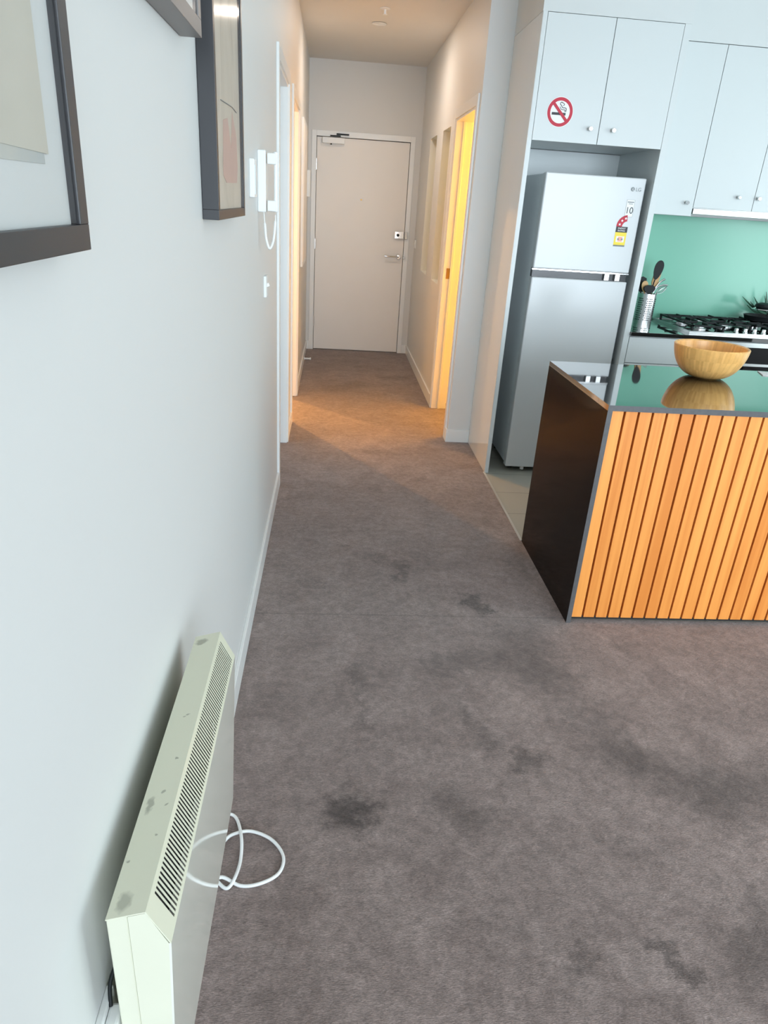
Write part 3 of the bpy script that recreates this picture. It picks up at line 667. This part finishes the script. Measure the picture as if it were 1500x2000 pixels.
# pan with glass lid and a small spiky plant, cut by the picture edge
px, py = 2.992, 4.365
t = thing('frying_pan', (px, py, .953), 'black pan with a chrome ringed glass lid on the burner beside the plant', 'pan')
MB().lathe([(.075, 0), (.094, .006), (.101, .030), (.103, .032), (.099, .032), (.091, .009), (.0, .004)], (px, py, .953), n=40, caps=(True, False)).build('pan_body', M['iron'], t, smooth=40)
MB().tube([(px+.015, py-.095, .978), (px+.030, py-.15, .99), (px+.055, py-.215, 1.02)], [.006, .007, .007], 8).build('pan_handle', M['chrome'], t, smooth=40)
MB().lathe([(.088, 0), (.085, .020), (.074, .034), (.060, .040)], (px, py, .982), n=40, caps=(False, False)).build('glass_lid', M['pane'], t, smooth=40)
ldr = MB().lathe([(.062, 0), (.066, .003), (.064, .007), (.050, .008)], (px, py, 1.020), n=40)
ldr.build('lid_ring', M['chrome'], t, smooth=40)
MB().lathe([(.040, 0), (.052, .012), (.046, .026), (.020, .034)], (px, py, 1.029), n=32).build('lid_knob', M['rubber'], t, smooth=40)
kx, ky = 3.125, 4.475
t = thing('potted_plant', (kx, ky, .9), 'small spiky dark green plant behind the pan by the splashback', 'plant')
MB().lathe([(.032, 0), (.042, .085), (.043, .09), (.039, .088), (.0, .08)], (kx, ky, .9), n=24, caps=(True, False)).build('pot', M['rubber'], t, smooth=40)
tips = [(-.235, -.02, 1.085), (-.18, -.03, 1.058), (-.140, .01, 1.085), (-.10, -.04, 1.10), (-.06, .02, 1.12), (-.16, .03, 1.03), (-.03, -.05, 1.13), (.03, .01, 1.12), (.07, -.03, 1.09), (.10, .02, 1.06), (-.07, -.05, 1.06), (.02, -.07, 1.07)]
for k, (ax_, ay_, tz) in enumerate(tips):
    p0 = Vector((kx+ax_*.08, ky+ay_*.2, .98)); p2 = Vector((kx+ax_, ky+ay_, tz)); p1 = p0.lerp(p2, .55)+Vector((0, 0, -.02+.05*(tz-1.0)))
    MB().tube([p0, p1, p2], [.006, .007, .0012], 6, smooth=4).build('leaf', M['leaf'], t, smooth=40)

# ------------------------------------------------------------------ kitchen island
ix0, ix1, iy0, iy1, iz = 1.250, 3.35, 2.302, 3.035, .896
t = thing('kitchen_island', (2.3, 2.67, 0), 'black stone kitchen island with a vertical timber slat front', 'kitchen island')
MB().box(ix0, ix1, iy0+.0012, iy1, iz-.020, iz).box(ix0+.0, ix1, iy0, iy0+.0012, iz-.020, iz, mi=1).build('slab', [M['granite'], M['granite_edge']], t)
MB().box(ix0, ix0+.018, iy0+.0012, iy1, 0, iz-.0202).box(ix0, ix0+.018, iy0, iy0+.0012, 0, iz-.0202, mi=1).build('end_panel', [M['stone_side'], M['granite_edge']], t)
MB().box(ix0+.0185, ix1-.02, iy0+.034, iy1-.03, .0, iz-.0205).build('carcass', M['dark_in'], t)
sl = MB(); x = ix0+.0195; k = 0
while x < ix1-.06:
    sl.box(x, x+.0435, iy0+.010, iy0+.030, .022, iz-.0215)
    sl.box(x+.030, x+.0505, iy0+.030, iy0+.0335, .029, iz-.0215, mi=1); x += .0515
sl.build('slatted_panel', [M['slat'], M['dark_in']], t, bevel=.0012)

# bowl
bc = Vector((1.874, 2.850, iz)); br0 = .150
prof = [(.045, 0), (.050, .003)]
for k in range(1, 13):
    a = k/12*math.radians(82); prof.append((.050+(br0-.050)*math.sin(a)/math.sin(math.radians(82)), .003+.128*(1-math.cos(a))/(1-math.cos(math.radians(82)))))
prof.append((br0-.003, .134)); prof.append((br0-.009, .131))
for k in range(12, 0, -1):
    a = k/12*math.radians(82); prof.append((max(.05+(br0-.05)*math.sin(a)/math.sin(math.radians(82))-.011, .01), .012+.118*(1-math.cos(a))/(1-math.cos(math.radians(82)))))
prof.append((.0, .012))
tag(MB().lathe(prof, bc, n=64, caps=(True, False)).build('wooden_bowl', M['bamboo'], smooth=50, origin=bc), 'round honey coloured bamboo salad bowl on the kitchen island', 'bowl')
tag(MB().obox((2.265, 2.955, iz+.002), (1, -.3, 0), (.3, 1, 0), (0, 0, 1), .070, .045, .0015).build('paper_card', M['paper']), 'white card lying flat on the island beyond the bowl', 'card')

# ------------------------------------------------------------------ heater
hy0_, hy1_ = .575, 1.165
Bp, Cp, Dp, Ep, Gp = (.030, .690), (.078, .703), (.105, .646), (.091, .262), (.030, .262)
Mp = (.056, .697)
t = thing('panel_heater', (.06, .87, .26), 'cream wall-mounted electric panel heater with a slotted top grille', 'heater')
MB().prism([(Bp[0], Bp[1]-.0022), (Mp[0], Mp[1]-.0022), (.056, .262), Gp], hy0_+.001, hy1_-.001).build('back_chassis', M['cream'], t, bevel=.002)
# front cover: top strip, end cheeks, front plate
MB().prism([Bp, Cp, (Cp[0], Cp[1]-.002), (Bp[0], Bp[1]-.002)], hy0_, hy1_).build('top_plate', M['cream_top'], t)
for a, b in ((hy0_, hy0_+.002), (hy1_-.002, hy1_)):
    MB().prism([(Mp[0]+.0005, Mp[1]-.0025), (Cp[0], Cp[1]-.0025), (Dp[0]-.003, Dp[1]-.001), (Ep[0]-.003, Ep[1]), (Mp[0]+.0005, Ep[1])], a, b).build('end_cheek', M['cream'], t)
MB().prism([Dp, Ep, (Ep[0]-.003, Ep[1]), (Dp[0]-.003, Dp[1])], hy0_, hy1_).build('front_plate', M['cream_side'], t)
cD = Vector((Dp[0]-Cp[0], 0, Dp[1]-Cp[1])); Ls = cD.length; sdir = cD.normalized(); snorm = Vector((-sdir.z, 0, sdir.x))
if snorm.x < 0: snorm = -snorm
c0 = Vector((Cp[0], 0, Cp[1]))
def onslope(s_, y, off=0): p = c0+sdir*s_-snorm*off; return Vector((p.x, y, p.z))
g = MB(); T = .0015
def slope_box(mb, s0, s1, y0, y1, mi=0):
    c_ = onslope((s0+s1)/2, (y0+y1)/2, T/2); mb.obox(c_, sdir, (0, 1, 0), snorm, (s1-s0)/2, (y1-y0)/2, T/2, mi)
slope_box(g, 0, .008, hy0_, hy1_); slope_box(g, Ls-.006, Ls, hy0_, hy1_)
gy0, gy1 = hy0_+.030, hy1_-.018
slope_box(g, .008, Ls-.006, hy0_, gy0); slope_box(g, .008, Ls-.006, gy1, hy1_)
N = 76; pitch = (gy1-gy0)/N
T = .0007
for k in range(N): slope_box(g, .008, Ls-.006, gy0+pitch*(k+.58), gy0+pitch*(k+1.0))
g.build('grille', M['cream_top'], t)
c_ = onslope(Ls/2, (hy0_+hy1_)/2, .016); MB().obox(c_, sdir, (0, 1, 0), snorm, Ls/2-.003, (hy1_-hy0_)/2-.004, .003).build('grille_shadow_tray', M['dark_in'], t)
for y in (.70, 1.04): B(0, .030, y-.02, y+.02, .40, .46).build('wall_bracket', M['cream'], t)
zc = .0045
cord = [(.05, 1.02, .28), (.045, 1.10, .12), (.030, 1.25, .02), (.034, 1.34, zc), (.048, 1.356, zc), (.070, 1.340, zc), (.090, 1.276, zc+.007), (.095, 1.216, zc), (.088, 1.160, zc+.007), (.073, 1.140, zc), (.049, 1.158, zc),
        (.030, 1.19, zc), (.030, 1.235, zc), (.047, 1.270, zc), (.067, 1.292, zc), (.111, 1.301, zc), (.165, 1.275, zc), (.198, 1.226, zc), (.191, 1.179, zc), (.151, 1.152, zc), (.104, 1.146, zc), (.054, 1.163, zc+.008),
        (.03, 1.12, zc), (.03, .90, zc), (.022, .66, .10), (.018, .59, .28), (.018, .57, .3985)]
MB().tube(cord, .0042, 10, smooth=8).build('power_cord', M['white_plastic'], t, smooth=60)
t = thing('power_outlet', (0, .57, .40), 'white power outlet with a plug on the wall beside the heater end', 'power outlet')
B(0, .0098, .505, .618, .385, .500).build('face_plate', M['white_plastic'], t, bevel=.002)
MB().box(.010, .027, .53, .60, .40, .492).build('plug', M['white_plastic'], t, bevel=.004)
MB().tube([(.012, .595, .492), (.010, .608, .52), (.018, .625, .545), (.022, .66, .57)], .0028, 8, smooth=5).build('lead', M['rubber'], t, smooth=60)

# ------------------------------------------------------------------ pictures
def picture(label, y0, y1, z0, z1, d_, wd, fm, am, matw, extra=None, tilt=0):
    t_ = thing('picture_frame', (0, (y0+y1)/2, z0), label, 'picture')
    f = MB()
    f.box(0.001, d_, y0, y1, z0, z0+wd).box(0.001, d_, y0, y1, z1-wd, z1).box(0.001, d_, y0, y0+wd, z0+wd, z1-wd).box(0.001, d_, y1-wd, y1, z0+wd, z1-wd)
    f.build('frame', fm, t_, bevel=.0008)
    xb = d_-.009
    mb_ = MB().box(.002, xb, y0+wd, y1-wd, z0+wd, z1-wd).build('mat_board', M['mat_board'], t_)
    a = MB().box(xb+.0003, xb+.001, y0+wd+matw, y1-wd-matw, z0+wd+matw, z1-wd-matw).build('print', am, t_)
    B(xb+.005, xb+.007, y0+wd, y1-wd, z0+wd, z1-wd).build('glass', M['pane'], t_)
    if extra: extra(a, xb, y0, y1, z0, z1)
    return t_
def ex1_(a, xb, y0, y1, z0, z1):
    q = MB().prism([(y1-.17, z0+.085), (y1-.066, z0+.082), (y1-.066, z1-.1), (y1-.17, z1-.1)], xb+.0012, xb+.0018, plane='yz')
    q.build('paper_layer', M['paper_beige'], a)
def ex3_(a, xb, y0, y1, z0, z1):
    pts = [(y0+.13, z0+.09), (y0+.18, z0+.075), (y0+.36, z0+.078), (y0+.38, z0+.11), (y0+.37, z0+.18), (y0+.30, z0+.23), (y0+.27, z0+.15), (y0+.22, z0+.21), (y0+.15, z0+.20)]
    MB().prism(pts, xb+.0012, xb+.0018, plane='yz').build('blush_shape', M['blush'], a)
    MB().tube([(xb+.002, y0+.12, z0+.235), (xb+.002, y0+.30, z0+.24), (xb+.002, y0+.38, z0+.236)], .001, 5).build('ink_line', M['ink_grey'], a)
picture('dark-framed muted collage print hung nearest the viewer, over the heater', .10, .765, 1.431, 2.25, .035, .024, M['frame_dark'], M['art1'], .05, ex1_)
picture('grey-framed picture whose lower corner alone hangs in view between two others', .93, 1.462, 1.735, 2.45, .038, .026, M['frame_grey'], M['art1'], .05)
picture('deep charcoal framed beige and blush abstract hung beside the intercom', 1.612, 2.075, 1.437, 2.12, .035, .020, M['frame_dark'], M['art3'], .0005, ex3_)

# ------------------------------------------------------------------ intercom etc. on the left wall
t = thing('intercom_phone', (0, 2.79, 1.435), 'white wall intercom with a corded handset beside the first doorway', 'intercom')
B(0, .030, 2.75, 2.84, 1.435, 1.636).build('base', M['white_plastic'], t, bevel=.004)
hs = MB().tube([(.063, 2.775, 1.437), (.0635, 2.775, 1.50), (.0635, 2.775, 1.57), (.063, 2.775, 1.633)], [.009, .007, .007, .009], 12)
hs.obox((.050, 2.775, 1.610), (1, 0, 0), (0, 1, 0), (0, 0, 1), .016, .018, .018).obox((.050, 2.775, 1.457), (1, 0, 0), (0, 1, 0), (0, 0, 1), .016, .018, .018)
hs.build('handset', M['white_plastic'], t, bevel=.003, smooth=50)
n_ = 120; P = [Vector((.020, 2.77, 1.436)), Vector((.024, 2.77, 1.39)), Vector((.028, 2.77, 1.345)), Vector((.040, 2.77, 1.312)), Vector((.053, 2.77, 1.335)), Vector((.060, 2.77, 1.385)), Vector((.062, 2.77, 1.428))]
def spline(P, t_):
    x_ = t_*(len(P)-1); i = min(int(x_), len(P)-2); u_ = x_-i
    p0, p1, p2, p3 = P[max(i-1, 0)], P[i], P[i+1], P[min(i+2, len(P)-1)]
    return .5*((2*p1)+(-p0+p2)*u_+(2*p0-5*p1+4*p2-p3)*u_*u_+(-p0+3*p1-3*p2+p3)*u_**3)
pts = [spline(P, .0+i/60*.999) for i in range(61)]
MB().tube(pts, [(.0018 if i < 9 or i > 54 else .0043+.0006*(i % 2)) for i in range(61)], 8).build('coiled_cord', M['white_plastic'], t, smooth=60)
t = thing('door_release_panel', (0, 2.53, 1.48), 'small white control plate between the pictures and the intercom handset', 'control panel')
MB().box(0, .017, 2.495, 2.575, 1.482, 1.596).build('cover', M['white_plastic'], t, bevel=.003)
MB().box(.017, .0195, 2.505, 2.566, 1.492, 1.578).build('screen', M['fridge_side'], t)
t = thing('light_switch', (0, 2.98, 1.11), 'white light switch on the picture wall below the intercom', 'light switch')
B(0, .011, 2.95, 3.02, 1.112, 1.194).build('switch_plate', M['white_plastic'], t, bevel=.002)
MB().obox((.014, 2.985, 1.158), (1, 0, .4), (0, 1, 0), (-.4, 0, 1), .006, .008, .006).build('rocker', M['white_plastic'], t)
t = thing('light_switch', (XR, 7.5, 1.1), 'pale light switch beside the entry door in the hall', 'light switch')
B(XR-.010, XR, 7.46, 7.53, 1.09, 1.17).build('switch_plate', M['white_plastic'], t, bevel=.002)
MB().box(XR-.014, XR-.010, 7.485, 7.505, 1.12, 1.145).build('rocker', M['white_plastic'], t)
t = thing('meter_cupboard', (0, 6.5, .96), 'flat white cupboard cover on the hall wall past the second doorway', 'cupboard')
B(0, .018, 6.16, 6.86, .96, 2.06).build('frame', M['trim'], t, bevel=.002)
B(.018, .022, 6.20, 6.82, 1.0, 2.02).build('door', M['door'], t, bevel=.001)
tag(B(0, .035, 7.25, 7.36, 1.50, 1.73).build('wall_box', M['white_plastic'], bevel=.004), 'small pale box on the hall wall near the entry door hinges', 'box')
t = thing('door_stop', (.045, 7.0, .0), 'short white door stop on the skirting near the entry door', 'door stop')
MB().lathe([(.016, 0), (.016, .003), (.009, .006), (.009, .055)], (.012, 7.0, .022), (1, 0, 0), 16).build('stem', M['white_plastic'], t, smooth=40)
MB().lathe([(.013, 0), (.013, .012)], (.0672, 7.0, .022), (1, 0, 0), 16).build('bumper', M['white_plastic'], t, smooth=40)
# ceiling fittings
t = thing('downlight', (.558, 6.04, H), 'round recessed downlight in the hall ceiling', 'light')
MB().lathe([(.055, -.004), (.052, -.006), (.040, -.004), (.038, -.0005)], (.558, 6.04, H), n=32, caps=(False, False)).build('rim', M['trim'], t, smooth=40)
MB().lathe([(.038, -.002), (.038, -.001)], (.558, 6.04, H), n=32).build('lens', M['white_plastic'], t)
t = thing('fire_sprinkler', (.57, 5.60, H), 'small fire sprinkler head hanging from the hall ceiling', 'sprinkler')
MB().lathe([(.036, -.001), (.036, -.004), (.012, -.009)], (.572, 5.60, H), n=28).build('escutcheon', M['trim'], t, smooth=40)
MB().lathe([(.008, -.009), (.008, -.032), (.016, -.034), (.016, -.037)], (.572, 5.60, H), n=16).build('nozzle', M['trim'], t, smooth=40)
t = thing('smoke_detector', (.55, 5.12, H), 'round white smoke detector on the ceiling at the top edge', 'smoke detector')
MB().lathe([(.055, -.001), (.055, -.012), (.045, -.024), (.02, -.028)], (.55, 5.18, H), n=32).build('housing', M['white_plastic'], t, smooth=40)
